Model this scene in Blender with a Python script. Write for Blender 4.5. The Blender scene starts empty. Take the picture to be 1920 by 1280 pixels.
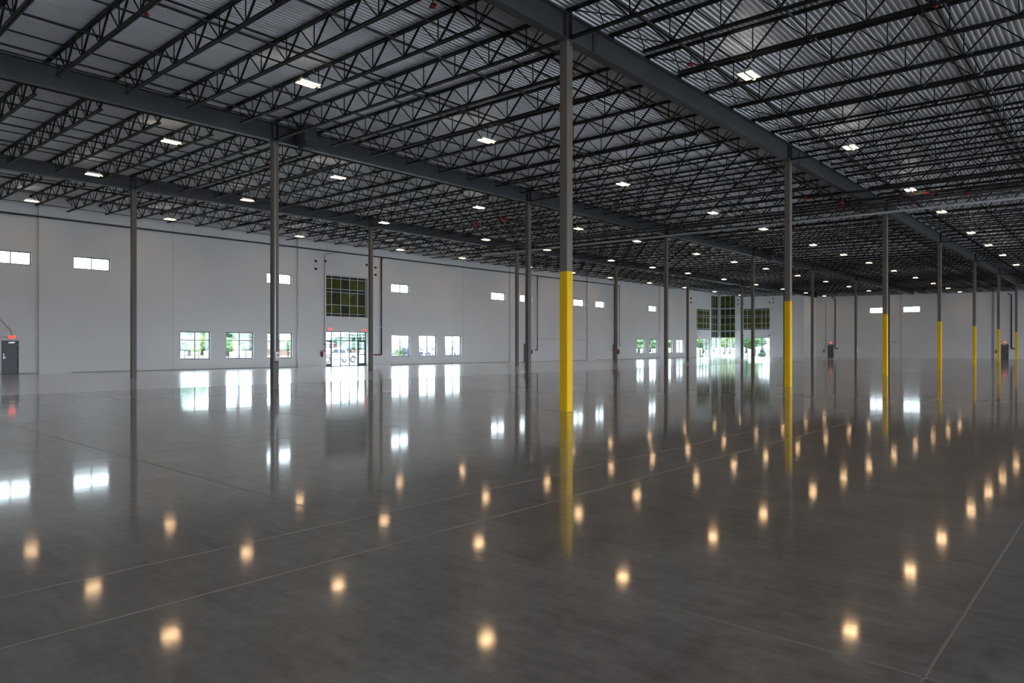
import bpy, bmesh, math, random
from mathutils import Vector, Matrix
import numpy as np

# ------------------------------------------------------------------ camera, sky, exposure
SC = bpy.context.scene
COL = SC.collection
FPX, YAW, HORIZON, EYE = 1306.92, 0.7275415, 650.73, 1.6894   # photo read as 1920 x 1280
cam = bpy.data.objects.new('camera', bpy.data.cameras.new('camera'))
COL.objects.link(cam)
cam.location = (0, 0, EYE)
cam.rotation_euler = (math.pi / 2, 0, YAW)
cam.data.sensor_width = 36.0
cam.data.lens = 36.0 * FPX / 1920
cam.data.shift_y = (HORIZON - 640) / 1920
cam.data.clip_end = 1500
SC.camera = cam
SC.view_settings.view_transform = 'Standard'
SC.view_settings.look = 'None'
SC.view_settings.gamma = 1.0
SC.view_settings.use_curve_mapping = False
SC.view_settings.exposure = 1.08

SKY = 5.0            # overcast sky radiance
LAMP = 19.0          # high bay lens radiance
UPLIGHT = 3.0
world = bpy.data.worlds.new('overcast_sky'); SC.world = world
world.use_nodes = True
bg = world.node_tree.nodes['Background']
bg.inputs[0].default_value = (0.80, 0.90, 1.0, 1)
bg.inputs[1].default_value = SKY
SC.cycles.use_adaptive_sampling = True; SC.cycles.adaptive_threshold = 0.05
SC.cycles.max_bounces = 7; SC.cycles.diffuse_bounces = 3; SC.cycles.glossy_bounces = 3; SC.cycles.transmission_bounces = 2
PORTALS = []          # filled by the openings, built at the end

# ------------------------------------------------------------------ layout (metres): U along girders, V to the left
X0, Y0, L, S = 11.156, 14.678, 15.863, 14.793
SL = 0.01756                                  # roof slope, rising to the window wall
VW, VOUT, UF, UE = 52.2, 55.9, 125.0, 119.0   # window wall, recessed corner wall, far wall, entrance end wall
VR, UB = -19.2, -20.0                         # walls behind the camera
JS = L / 8
def zb(v): return 9.75 + (v - X0) * SL        # underside of the girders
def P(u, v, z): return (-v, u, z)
CY, SY = math.cos(YAW), math.sin(YAW)
def pix(u, v, z):
    d = u * CY + v * SY
    if d < 0.5: return None
    return 960 + FPX * (u * SY - v * CY) / d, HORIZON - FPX * (z - EYE) / d
def in_view(pts, mx=160, my=120):
    return any(p is not None and -mx < p[0] < 1920 + mx and -my < p[1] < 1280 + my for p in (pix(*q) for q in pts))
def ray_v(px, v):                             # U where the photo column px meets the plane V = v
    x = (px - 960) / FPX
    return v * (CY + x * SY) / (SY - x * CY)
def ray_z(px, py, v):
    x = (px - 960) / FPX
    return EYE + v / (SY - x * CY) * (HORIZON - py) / FPX

# ------------------------------------------------------------------ materials
def lin(c): return tuple(((x / 255) / 12.92 if x / 255 <= 0.04045 else ((x / 255 + 0.055) / 1.055) ** 2.4) for x in c)
def mat(name, rgb, rough=0.6, metal=0.0, noise=None, amount=0.12, bump=0.0, bscale=40, spec=0.5, linear=True):
    m = bpy.data.materials.new(name); m.use_nodes = True
    nt = m.node_tree; b = nt.nodes['Principled BSDF']
    b.inputs['Roughness'].default_value = rough
    b.inputs['Metallic'].default_value = metal
    b.inputs['Specular IOR Level'].default_value = spec
    b.inputs['Base Color'].default_value = (*rgb, 1)
    if noise:
        tc = nt.nodes.new('ShaderNodeTexCoord')
        n = nt.nodes.new('ShaderNodeTexNoise'); n.inputs['Scale'].default_value = noise; n.inputs['Detail'].default_value = 5
        nt.links.new(tc.outputs['Object'], n.inputs['Vector'])
        r = nt.nodes.new('ShaderNodeValToRGB')
        r.color_ramp.elements[0].position = 0.3; r.color_ramp.elements[1].position = 0.7
        r.color_ramp.elements[0].color = (*[c * (1 - amount) for c in rgb], 1)
        r.color_ramp.elements[1].color = (*[min(1, c * (1 + amount)) for c in rgb], 1)
        nt.links.new(n.outputs['Fac'], r.inputs['Fac']); nt.links.new(r.outputs['Color'], b.inputs['Base Color'])
    if bump:
        tc2 = nt.nodes.new('ShaderNodeTexCoord')
        n2 = nt.nodes.new('ShaderNodeTexNoise'); n2.inputs['Scale'].default_value = bscale
        nt.links.new(tc2.outputs['Object'], n2.inputs['Vector'])
        bp = nt.nodes.new('ShaderNodeBump'); bp.inputs['Strength'].default_value = bump; bp.inputs['Distance'].default_value = 0.02
        nt.links.new(n2.outputs['Fac'], bp.inputs['Height']); nt.links.new(bp.outputs['Normal'], b.inputs['Normal'])
    return m
def emit(name, rgb, strength):
    m = bpy.data.materials.new(name); m.use_nodes = True
    nt = m.node_tree; nt.nodes.clear()
    e = nt.nodes.new('ShaderNodeEmission'); o = nt.nodes.new('ShaderNodeOutputMaterial')
    e.inputs[0].default_value = (*rgb, 1); e.inputs[1].default_value = strength
    nt.links.new(e.outputs[0], o.inputs[0]); return m
def glass_mat():
    m = bpy.data.materials.new('clear_glass'); m.use_nodes = True
    nt = m.node_tree; nt.nodes.clear()
    t = nt.nodes.new('ShaderNodeBsdfTransparent'); t.inputs[0].default_value = (0.93, 0.97, 0.96, 1)
    g = nt.nodes.new('ShaderNodeBsdfGlossy'); g.inputs['Roughness'].default_value = 0.02
    x = nt.nodes.new('ShaderNodeMixShader'); x.inputs[0].default_value = 0.05
    o = nt.nodes.new('ShaderNodeOutputMaterial')
    nt.links.new(t.outputs[0], x.inputs[1]); nt.links.new(g.outputs[0], x.inputs[2]); nt.links.new(x.outputs[0], o.inputs[0])
    return m
def floor_mat(name, dark, light, rough0, rough1, bump, big=0.12, coat=0.0, coat_rough=0.065, ior=1.5, wet=None):
    m = bpy.data.materials.new(name); m.use_nodes = True
    nt = m.node_tree; b = nt.nodes['Principled BSDF']; N = nt.nodes.new; LK = nt.links.new
    tc = N('ShaderNodeTexCoord')
    n1 = N('ShaderNodeTexNoise'); n1.inputs['Scale'].default_value = big; n1.inputs['Detail'].default_value = 3; n1.inputs['Roughness'].default_value = 0.5
    n2 = N('ShaderNodeTexNoise'); n2.inputs['Scale'].default_value = 1.6; n2.inputs['Detail'].default_value = 9; n2.inputs['Roughness'].default_value = 0.7
    n3 = N('ShaderNodeTexNoise'); n3.inputs['Scale'].default_value = 1.1; n3.inputs['Detail'].default_value = 4
    for n in (n1, n2, n3): LK(tc.outputs['Object'], n.inputs['Vector'])
    mp = N('ShaderNodeMapping'); mp.inputs['Rotation'].default_value = (0, 0, 0.5); mp.inputs['Scale'].default_value = (1.5, 11.0, 1.0)
    n4 = N('ShaderNodeTexNoise'); n4.inputs['Scale'].default_value = 1.0; n4.inputs['Detail'].default_value = 8; n4.inputs['Roughness'].default_value = 0.65
    LK(tc.outputs['Object'], mp.inputs['Vector']); LK(mp.outputs['Vector'], n4.inputs['Vector'])
    n5 = N('ShaderNodeTexNoise'); n5.inputs['Scale'].default_value = 9.0; n5.inputs['Detail'].default_value = 8; n5.inputs['Roughness'].default_value = 0.7
    LK(tc.outputs['Object'], n5.inputs['Vector'])
    mx2 = N('ShaderNodeMix'); mx2.data_type = 'FLOAT'; mx2.inputs[0].default_value = 0.5
    LK(n4.outputs['Fac'], mx2.inputs[2]); LK(n5.outputs['Fac'], mx2.inputs[3])
    mx3 = N('ShaderNodeMix'); mx3.data_type = 'FLOAT'; mx3.inputs[0].default_value = 0.42
    mx = N('ShaderNodeMix'); mx.data_type = 'FLOAT'; mx.inputs[0].default_value = 0.45
    LK(n1.outputs['Fac'], mx.inputs[2]); LK(n2.outputs['Fac'], mx.inputs[3])
    r = N('ShaderNodeValToRGB'); r.color_ramp.elements[0].position = 0.37; r.color_ramp.elements[1].position = 0.63
    r.color_ramp.elements[0].color = (*dark, 1); r.color_ramp.elements[1].color = (*light, 1)
    LK(mx.outputs[0], mx3.inputs[2]); LK(mx2.outputs[0], mx3.inputs[3]); LK(mx3.outputs[0], r.inputs['Fac']); LK(r.outputs['Color'], b.inputs['Base Color'])
    mr = N('ShaderNodeMapRange'); mr.inputs[1].default_value = 0.35; mr.inputs[2].default_value = 0.65
    mr.inputs[3].default_value = rough0; mr.inputs[4].default_value = rough1
    LK(n1.outputs['Fac'], mr.inputs[0]); LK(mr.outputs[0], b.inputs['Roughness'])
    bp = N('ShaderNodeBump'); bp.inputs['Strength'].default_value = bump; bp.inputs['Distance'].default_value = 0.01
    ad = N('ShaderNodeMath'); ad.operation = 'MULTIPLY_ADD'; ad.inputs[1].default_value = 0.12; LK(mx2.outputs[0], ad.inputs[0]); LK(n3.outputs['Fac'], ad.inputs[2]); LK(ad.outputs[0], bp.inputs['Height']); LK(bp.outputs['Normal'], b.inputs['Normal'])
    b.inputs['IOR'].default_value = ior
    if coat: b.inputs['Coat Weight'].default_value = coat; b.inputs['Coat Roughness'].default_value = coat_rough; LK(bp.outputs['Normal'], b.inputs['Coat Normal'])
    if wet:                                                  # a damp, smoother patch with an uneven edge
        sub = N('ShaderNodeVectorMath'); sub.operation = 'SUBTRACT'; sub.inputs[1].default_value = (*wet[:2], 0)
        rot = N('ShaderNodeVectorRotate'); rot.rotation_type = 'Z_AXIS'; rot.inputs['Angle'].default_value = 0.25
        sc = N('ShaderNodeVectorMath'); sc.operation = 'MULTIPLY'; sc.inputs[1].default_value = (1 / wet[2], 1 / wet[3], 0)
        ln = N('ShaderNodeVectorMath'); ln.operation = 'LENGTH'
        LK(tc.outputs['Object'], sub.inputs[0]); LK(sub.outputs[0], rot.inputs['Vector']); LK(rot.outputs[0], sc.inputs[0]); LK(sc.outputs[0], ln.inputs[0])
        sm = N('ShaderNodeMath'); sm.operation = 'MULTIPLY_ADD'; sm.inputs[1].default_value = 2.2; LK(n2.outputs['Fac'], sm.inputs[0]); LK(ln.outputs['Value'], sm.inputs[2])
        wr_ = N('ShaderNodeMapRange'); wr_.inputs[1].default_value = 1.95; wr_.inputs[2].default_value = 2.1; wr_.inputs[3].default_value = 0.012; wr_.inputs[4].default_value = coat_rough
        LK(sm.outputs[0], wr_.inputs[0]); LK(wr_.outputs[0], b.inputs['Coat Roughness'])
    return m

M = {}
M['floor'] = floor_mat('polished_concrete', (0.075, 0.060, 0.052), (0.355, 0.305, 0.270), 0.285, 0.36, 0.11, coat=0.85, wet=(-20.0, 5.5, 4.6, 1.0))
M['slab'] = floor_mat('satin_concrete', (0.64, 0.65, 0.66), (0.84, 0.85, 0.86), 0.285, 0.34, 0.08, coat=1.0, coat_rough=0.14, ior=1.8)  # lighter concrete, with window glare also put into its pale colour
M['joint'] = mat('joint_filler', (0.25, 0.205, 0.17), 0.5)
M['joint_dark'] = mat('joint_filler_dark', (0.10, 0.09, 0.085), 0.5)
M['wall'] = mat('painted_concrete', (0.67, 0.67, 0.675), 0.7, noise=0.35, amount=0.035, bump=0.08, bscale=6)
M['caulk'] = mat('caulk', (0.33, 0.32, 0.31), 0.8)
M['deck'] = mat('galvanised_deck', (0.67, 0.705, 0.755), 0.34, metal=0.35, noise=0.3, amount=0.06)
M['joist'] = mat('joist_black', (0.0065, 0.007, 0.008), 0.5, spec=0.3)
M['girder'] = mat('girder_grey', (0.050, 0.055, 0.062), 0.45, noise=0.7, amount=0.12)
M['column'] = mat('column_grey', (0.138, 0.121, 0.104), 0.5, noise=0.9, amount=0.1, spec=0.35)
M['yellow'] = mat('safety_yellow', (0.80, 0.47, 0.0), 0.5, spec=0.2)
M['pipe'] = mat('pipe_black', (0.020, 0.020, 0.022), 0.45)
M['red'] = mat('pipe_red', (0.26, 0.016, 0.016), 0.45)
M['steel'] = mat('conduit_steel', (0.55, 0.56, 0.58), 0.32, metal=0.7)
M['grey_pipe'] = mat('grey_pipe', (0.42, 0.43, 0.45), 0.4)
M['frame'] = mat('window_frame', (0.055, 0.062, 0.075), 0.45)
M['alum'] = mat('pale_mullion', (0.52, 0.54, 0.55), 0.4)
M['glass'] = glass_mat()
M['olive'] = mat('olive_spandrel', (0.075, 0.085, 0.016), 0.5, noise=2.0, amount=0.45, spec=0.15)
M['olive2'] = mat('olive_spandrel_dark', (0.034, 0.042, 0.014), 0.5, noise=2.0, amount=0.3, spec=0.15)
M['black'] = mat('dark_spandrel', (0.016, 0.018, 0.018), 0.5, spec=0.2)
M['door'] = mat('door_grey', (0.10, 0.108, 0.125), 0.45)
M['door_frame'] = mat('door_frame', (0.075, 0.08, 0.09), 0.5)
M['white'] = mat('white_plastic', (0.75, 0.75, 0.74), 0.4)
M['box'] = mat('electrical_box', (0.46, 0.47, 0.50), 0.4)
M['duct'] = mat('dark_duct', (0.055, 0.064, 0.074), 0.5)
M['lens'] = emit('led_lens', (1.0, 0.63, 0.32), LAMP)
M['glow'] = emit('led_top_glow', (1.0, 0.84, 0.66), UPLIGHT)
M['sensor'] = mat('sensor_white', (0.8, 0.8, 0.78), 0.4)
M['exit'] = emit('exit_red', (1.0, 0.05, 0.035), 2.6)
M['exit_face'] = emit('exit_face_red', (1.0, 0.06, 0.05), 0.8)
for k in ('exit', 'exit_face'): M[k].cycles.emission_sampling = 'NONE'
M['housing'] = mat('lamp_housing', (0.5, 0.5, 0.5), 0.4)
M['lawn'] = mat('lawn', (0.15, 0.18, 0.08), 0.9, noise=0.5, amount=0.25)
M['paving'] = mat('paving', (0.30, 0.30, 0.295), 0.9, noise=0.4, amount=0.08)
M['yard'] = mat('yard_concrete', (0.52, 0.51, 0.50), 0.9, noise=0.4, amount=0.08)
M['leaf_dark'] = mat('leaf_dark', (0.045, 0.095, 0.06), 0.8, noise=1.2, amount=0.5)
M['leaf_mid'] = mat('leaf_mid', (0.075, 0.135, 0.05), 0.8, noise=1.2, amount=0.5)
M['leaf_lime'] = mat('leaf_lime', (0.125, 0.17, 0.05), 0.8, noise=1.6, amount=0.4)
M['leaf_purple'] = mat('leaf_purple', (0.035, 0.03, 0.15), 0.8, noise=6, amount=0.4)
M['leaf_copper'] = mat('leaf_copper', (0.085, 0.095, 0.075), 0.8, noise=1.6, amount=0.5)
M['bark'] = mat('bark', (0.05, 0.04, 0.03), 0.9, noise=3, amount=0.3)
M['brick'] = mat('brick_red', (0.17, 0.075, 0.06), 0.85, noise=2, amount=0.2)
M['roof_shingle'] = mat('roof_shingle', (0.50, 0.50, 0.52), 0.85)
M['truck'] = mat('truck_white', (0.78, 0.78, 0.78), 0.25)
M['truck_blue'] = mat('vehicle_navy', (0.03, 0.035, 0.07), 0.25)
M['tyre'] = mat('tyre', (0.03, 0.03, 0.035), 0.7)
M['rim'] = mat('rim', (0.55, 0.56, 0.6), 0.3, metal=0.6)
M['car_glass'] = mat('car_glass', (0.05, 0.065, 0.085), 0.15)

# ------------------------------------------------------------------ mesh helpers
class MB:
    def __init__(self): self.v = []; self.f = []
    def box(self, x0, x1, y0, y1, z0, z1):
        n = len(self.v)
        self.v += [(x0, y0, z0), (x1, y0, z0), (x1, y1, z0), (x0, y1, z0), (x0, y0, z1), (x1, y0, z1), (x1, y1, z1), (x0, y1, z1)]
        self.f += [tuple(n + i for i in q) for q in ((0, 3, 2, 1), (4, 5, 6, 7), (0, 1, 5, 4), (1, 2, 6, 5), (2, 3, 7, 6), (3, 0, 4, 7))]
        return self
    def bar(self, p, q, w, h=None, up=(0, 1, 0)):
        h = h or w; p = Vector(p); q = Vector(q); d = (q - p).normalized()
        a = d.cross(Vector(up))
        if a.length < 1e-4: a = d.cross(Vector((1, 0, 0)))
        a.normalize(); b = a.cross(d).normalized()
        n = len(self.v)
        for e in (p, q):
            for i, j in ((-1, -1), (1, -1), (1, 1), (-1, 1)):
                self.v.append(tuple(e + a * (i * w / 2) + b * (j * h / 2)))
        self.f += [tuple(n + i for i in q_) for q_ in ((0, 3, 2, 1), (4, 5, 6, 7), (0, 1, 5, 4), (1, 2, 6, 5), (2, 3, 7, 6), (3, 0, 4, 7))]
        return self
    def tube(self, pts, r, n=8, caps=True):
        pts = [Vector(p) for p in pts]; rings = []
        for i, p in enumerate(pts):
            d = (pts[min(i + 1, len(pts) - 1)] - pts[max(i - 1, 0)]).normalized()
            ref = Vector((0, 0, 1)) if abs(d.z) < 0.9 else Vector((1, 0, 0))
            a = d.cross(ref).normalized(); b = a.cross(d)
            rr = r[i] if isinstance(r, (list, tuple)) else r
            s = len(self.v)
            for k in range(n):
                t = 2 * math.pi * k / n
                self.v.append(tuple(p + a * (rr * math.cos(t)) + b * (rr * math.sin(t))))
            rings.append(s)
        for s0, s1 in zip(rings, rings[1:]):
            for k in range(n): self.f.append((s0 + k, s0 + (k + 1) % n, s1 + (k + 1) % n, s1 + k))
        if caps:
            self.f.append(tuple(rings[0] + k for k in reversed(range(n)))); self.f.append(tuple(rings[-1] + k for k in range(n)))
        return self
    def prism(self, poly, z0, z1):                       # poly of (x, y)
        n = len(self.v); k = len(poly)
        self.v += [(x, y, z0) for x, y in poly] + [(x, y, z1) for x, y in poly]
        self.f.append(tuple(n + i for i in reversed(range(k)))); self.f.append(tuple(n + k + i for i in range(k)))
        for i in range(k): j = (i + 1) % k; self.f.append((n + i, n + j, n + k + j, n + k + i))
        return self
    def extrude_y(self, poly, y0, y1):                   # poly of (x, z)
        n = len(self.v); k = len(poly)
        self.v += [(x, y0, z) for x, z in poly] + [(x, y1, z) for x, z in poly]
        self.f.append(tuple(n + i for i in range(k))); self.f.append(tuple(n + k + i for i in reversed(range(k))))
        for i in range(k): j = (i + 1) % k; self.f.append((n + j, n + i, n + k + i, n + k + j))
        return self
    def blob(self, c, r, seed, rough=0.25, sub=2):
        bm = bmesh.new(); bmesh.ops.create_icosphere(bm, subdivisions=sub, radius=1.0)
        rnd = random.Random(seed); n = len(self.v); bm.verts.index_update()
        for v in bm.verts:
            k = 1 + rnd.uniform(-rough, rough)
            self.v.append((c[0] + v.co.x * r[0] * k, c[1] + v.co.y * r[1] * k, c[2] + v.co.z * r[2] * k))
        for f in bm.faces: self.f.append(tuple(n + v.index for v in f.verts))
        bm.free(); return self
    def mesh(self, name, m):
        me = bpy.data.meshes.new(name); me.from_pydata(self.v, [], self.f); me.validate(); me.update()
        bm = bmesh.new(); bm.from_mesh(me); bmesh.ops.recalc_face_normals(bm, faces=bm.faces); bm.to_mesh(me); bm.free()
        if m is not None: me.materials.append(m)
        return me
    def build(self, name, m, parent=None, loc=(0, 0, 0)):
        return place(name, self.mesh(name, m), parent, loc)
def place(name, me, parent=None, loc=(0, 0, 0), rot=None):
    o = bpy.data.objects.new(name, me); COL.objects.link(o); o.location = loc
    if rot: o.rotation_euler = rot
    if parent is not None: o.parent = parent
    return o
def thing(name, label, cat, loc=(0, 0, 0), group=None, rz=0.0):
    o = bpy.data.objects.new(name, None); COL.objects.link(o); o.location = loc; o.rotation_euler = (0, 0, rz)
    o.empty_display_size = 0.2
    return tag(o, label, cat, group)
def tag(o, label, cat, group=None):
    o['label'] = label; o['category'] = cat
    if group: o['group'] = group
    return o
def struct(o, label=None):
    o['kind'] = 'structure'
    if label: o['label'] = label
    return o
def smooth(o):
    for p in o.data.polygons: p.use_smooth = True
    return o
ORD = 'first second third fourth fifth sixth seventh eighth ninth tenth eleventh twelfth thirteenth fourteenth fifteenth sixteenth'.split()

# holes in a wall lying in the plane V = v (kind 'v', running along U) or U = u (kind 'u', running along V)
def wall_mesh(kind, plane, back, a0, a1, z0, z1, holes):
    mb = MB()
    A = sorted({a0, a1, *[h[0] for h in holes], *[h[1] for h in holes]})
    Z = sorted({z0, z1, *[h[2] for h in holes], *[h[3] for h in holes]})
    A = [a for a in A if a0 <= a <= a1]; Z = [z for z in Z if z0 <= z <= z1]
    solid = lambda a, z: not any(h[0] < a < h[1] and h[2] < z < h[3] for h in holes)
    def pt(a, z, w): return (-w, a, z) if kind == 'v' else (-a, w, z)
    def quad(*ps):
        n = len(mb.v); mb.v += list(ps); mb.f.append((n, n + 1, n + 2, n + 3))
    g = [[solid((A[i] + A[i + 1]) / 2, (Z[j] + Z[j + 1]) / 2) for j in range(len(Z) - 1)] for i in range(len(A) - 1)]
    ni, nj = len(A) - 1, len(Z) - 1
    for i in range(ni):
        for j in range(nj):
            if not g[i][j]: continue
            p, q, r, s = A[i], A[i + 1], Z[j], Z[j + 1]
            quad(pt(p, r, plane), pt(q, r, plane), pt(q, s, plane), pt(p, s, plane))
            quad(pt(p, r, back), pt(p, s, back), pt(q, s, back), pt(q, r, back))
            if i == 0 or not g[i - 1][j]: quad(pt(p, r, plane), pt(p, s, plane), pt(p, s, back), pt(p, r, back))
            if i == ni - 1 or not g[i + 1][j]: quad(pt(q, r, plane), pt(q, r, back), pt(q, s, back), pt(q, s, plane))
            if j == 0 or not g[i][j - 1]: quad(pt(p, r, plane), pt(p, r, back), pt(q, r, back), pt(q, r, plane))
            if j == nj - 1 or not g[i][j + 1]: quad(pt(p, s, plane), pt(q, s, plane), pt(q, s, back), pt(p, s, back))
    return mb
def weld(mb, name, m):
    me = mb.mesh(name, m)
    bm = bmesh.new(); bm.from_mesh(me); bmesh.ops.remove_doubles(bm, verts=bm.verts, dist=1e-4)
    bmesh.ops.recalc_face_normals(bm, faces=bm.faces); bm.to_mesh(me); bm.free(); return me

# ------------------------------------------------------------------ floor
VJ = 29.5
floor = struct(MB().box(-VJ, -VR, UB, UF + 0.3, -0.2, 0.0).build('floor', M['floor']), 'dark polished concrete warehouse floor with mirror sheen')
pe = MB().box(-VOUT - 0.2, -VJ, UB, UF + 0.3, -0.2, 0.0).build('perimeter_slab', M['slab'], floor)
pe['label'] = 'satin concrete strip along the window wall, paler with window glare in its colour'
def jline(u0, u1, v0, v1, w=0.022, m='joint', z=0.0012):
    mb = MB()
    if abs(u1 - u0) > abs(v1 - v0): mb.box(-v0 - w / 2, -v0 + w / 2, u0, u1, -0.02, z)
    else: mb.box(-v1, -v0, u0 - w / 2, u0 + w / 2, -0.02, z)
    mb.build('floor_joint', M[m], floor)
for v in (5.72, 0.8): jline(1.0 if v > 5 else 3, 124.5, v, v, 0.016)
jline(0.6, 60, 4.75, 4.75, 0.02, 'joint')
for v in (X0 + 0.6, 18.5, X0 + S + 0.5): jline(UB, 124.5, v, v, 0.010)
for k in range(-1, 24):
    u = 4.07 + k * 5.28
    jline(u, u, VR, VJ, 0.016 if k == 0 else 0.010)
jline(UB, 124.5, VJ, VJ, 0.02, 'joint_dark')
# diamond isolation joints round the column bases
DIAM = MB()
for a in range(4):
    t0, t1 = a * math.pi / 2, (a + 1) * math.pi / 2
    DIAM.bar((0.52 * math.cos(t0), 0.52 * math.sin(t0), -0.004), (0.52 * math.cos(t1), 0.52 * math.sin(t1), -0.004), 0.016, 0.012, up=(0, 0, 1))
DIAM_ME = DIAM.mesh('isolation_joint', M['joint'])

# ------------------------------------------------------------------ roof deck
DECK = 0.83
mb = MB(); pitch = 0.1524; v = VR - 0.3; prof = []
while v < VOUT + 0.5:
    for dv, dz in ((0.0, 0.0), (0.045, 0.0), (0.066, 0.038), (0.131, 0.038)):
        prof.append((-(v + dv), zb(v + dv) + DECK + dz))
    v += pitch
k = len(prof)
mb.v = [(x, UB - 0.3, z) for x, z in prof] + [(x, UF + 0.4, z) for x, z in prof]
mb.f = [(i, i + 1, k + i + 1, k + i) for i in range(k - 1)]
struct(mb.build('ceiling', M['deck']), 'pale ribbed steel roof deck above the black joists')

# ------------------------------------------------------------------ walls
TOP = 13.0
CL = (6.88, 7.71); LOW = (0.80, 2.85)
CLER = [(10.60, 12.75), (15.11, 17.33), (28.88, 31.11), (41.53, 43.73), (55.24, 57.55), (59.90, 62.17), (70.20, 72.50), (74.85, 77.13), (88.36, 90.67)]
LOWW = [(22.00, 24.25), (25.48, 27.72), (28.90, 31.15), (41.56, 43.79), (44.95, 47.25), (48.42, 50.69), (85.04, 87.30), (88.48, 90.72), (92.86, 95.28), (96.44, 98.91)]
DOORS_L = [(11.19, 12.08), (60.62, 61.55), (78.95, 79.85)]
PIL = [(13.1, 14.92), (31.55, 41.2), (58.1, 59.72), (72.9, 74.65), (91.2, 92.6)]
ENT = (34.24, 38.62)
wl = bpy.data.objects.new('wall_left', None); COL.objects.link(wl); struct(wl, 'long pale painted concrete wall with windows on the left')
holes = [(a, b, *CL) for a, b in CLER] + [(a, b, *LOW) for a, b in LOWW] + [(a, b, -0.1, 2.1) for a, b in DOORS_L]
segs = [(UB, 13.1), (14.92, 31.55), (41.2, 58.1), (59.72, 72.9), (74.65, 91.2), (92.6, 103.1)]
for a, b in segs:
    hs = [h for h in holes if a - 0.01 <= h[0] and h[1] <= b + 0.01]
    place('wall_panel', weld(wall_mesh('v', VW, VW + 0.28, a, b, -0.1, TOP, hs), 'wall_panel', M['wall']), wl)
for a, b in PIL:
    hs = [(ENT[0], ENT[1], -0.1, 3.08), (ENT[0], ENT[1], 4.36, 7.97)] if a == 31.55 else []
    place('pilaster', weld(wall_mesh('v', VW - 0.25, VW + 0.30, a, b, -0.1, TOP, hs), 'pilaster', M['wall']), wl)
for a, b in segs[1:]:
    MB().box(-VW - 0.002, -VW + 0.004, a + 0.02, a + 0.045, 0, 11.2).build('caulk_joint', M['caulk'], wl)
for a in (22.9 - 1.4, 50.95, 66.3, 82.6):
    MB().box(-VW - 0.002, -VW + 0.003, a, a + 0.02, 0, 11.2).build('caulk_joint', M['caulk'], wl)
# embed plates near the wall head
for (x, y) in ((592, 491), (592, 505.5), (610, 491), (687.5, 498), (704, 503), (704, 516.5)):
    u = ray_v(x, VW - 0.25); z = ray_z(x, y, VW - 0.25)
    mb = MB().box(-VW + 0.25, -VW + 0.275, u - 0.11, u + 0.11, z - 0.02, z + 0.14).box(-VW + 0.25, -VW + 0.29, u - 0.13, u + 0.13, z + 0.12, z + 0.16)
    mb.build('embed_plate', M['black'], wl)
# return where the corner entrance steps out, and the recessed corner wall
cw = bpy.data.objects.new('wall_corner', None); COL.objects.link(cw); struct(cw, 'pale recessed entrance wall in the far left corner')
place('return_panel', weld(wall_mesh('u', 103.1, 102.8, VW + 0.281, VOUT, -0.1, TOP, []), 'return_panel', M['wall']), cw)
RW = [(108.6, 115.5, 0.0, 3.2), (108.6, 115.5, 4.7, 8.35), (116.05, 118.8, 0.0, 10.9)]
place('wall_panel', weld(wall_mesh('v', VOUT, VOUT + 0.28, 102.8, UE + 0.28, -0.1, TOP, RW), 'wall_panel', M['wall']), cw)
EW = [(52.85, 55.65, 0.0, 10.9), (46.64, 51.38, 0.0, 3.32), (46.64, 51.38, 4.75, 8.45)]
we = bpy.data.objects.new('wall_end', None); COL.objects.link(we); struct(we, 'pale end wall with storefront glazing beside the far corner')
place('wall_panel', weld(wall_mesh('u', UE, UE + 0.28, 40.9, VOUT, -0.1, TOP, EW), 'wall_panel', M['wall']), we)
place('return_panel', weld(wall_mesh('v', 40.9, 41.2, UE + 0.28, UF + 0.3, -0.1, TOP, []), 'return_panel', M['wall']), we)
for (x, y) in ((1295.4, 559), (1295.4, 567), (1383.8, 562.7), (1383.8, 570), (1449.8, 559.3), (1449.8, 566.8), (1393.4, 569.5), (1442.7, 567), (1393.6, 629), (1442.9, 628)):
    if x < 1300:
        u = ray_v(x, VW); z = ray_z(x, y, VW); MB().box(-VW, -VW + 0.04, u - 0.2, u + 0.2, z - 0.12, z + 0.12).build('embed_plate', M['black'], wl)
    else:
        xx = (x - 960) / FPX; r = (SY - xx * CY) / (CY + xx * SY); v = UE * r; z = EYE + UE / (CY + xx * SY) * (HORIZON - y) / FPX
        MB().box(-v - 0.11, -v + 0.11, UE - 0.05, UE, z - 0.1, z + 0.1).build('embed_plate', M['black'], we)
wf = bpy.data.objects.new('wall_far', None); COL.objects.link(wf); struct(wf, 'pale painted concrete wall at the far end of the hall')
FW = [(30.43, 32.39), (25.07, 27.48)]
FD = [(38.02, 38.97), (13.62, 14.53)]
FH = [(a, b, 7.26, 8.17) for a, b in FW] + [(a, b, -0.1, 2.1) for a, b in FD]
for a, b in ((27.8, 41.0), (15.5, 27.78), (VR, 15.46)):
    hs = [h for h in FH if a - 0.01 <= h[0] and h[1] <= b + 0.01]
    place('wall_panel', weld(wall_mesh('u', UF, UF + 0.28, a, b, -0.1, TOP, hs), 'wall_panel', M['wall']), wf)
MB().box(-27.82, -27.76, UF - 0.003, UF + 0.05, 0, 11.2).build('caulk_joint', M['joint_dark'], wf)
MB().box(-15.62, -15.36, UF - 0.06, UF + 0.05, 0, 10.5).build('caulk_joint', M['caulk'], wf)
MB().box(-22.6, -22.57, UF - 0.003, UF + 0.05, 0, 11.2).build('caulk_joint', M['caulk'], wf)
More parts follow.
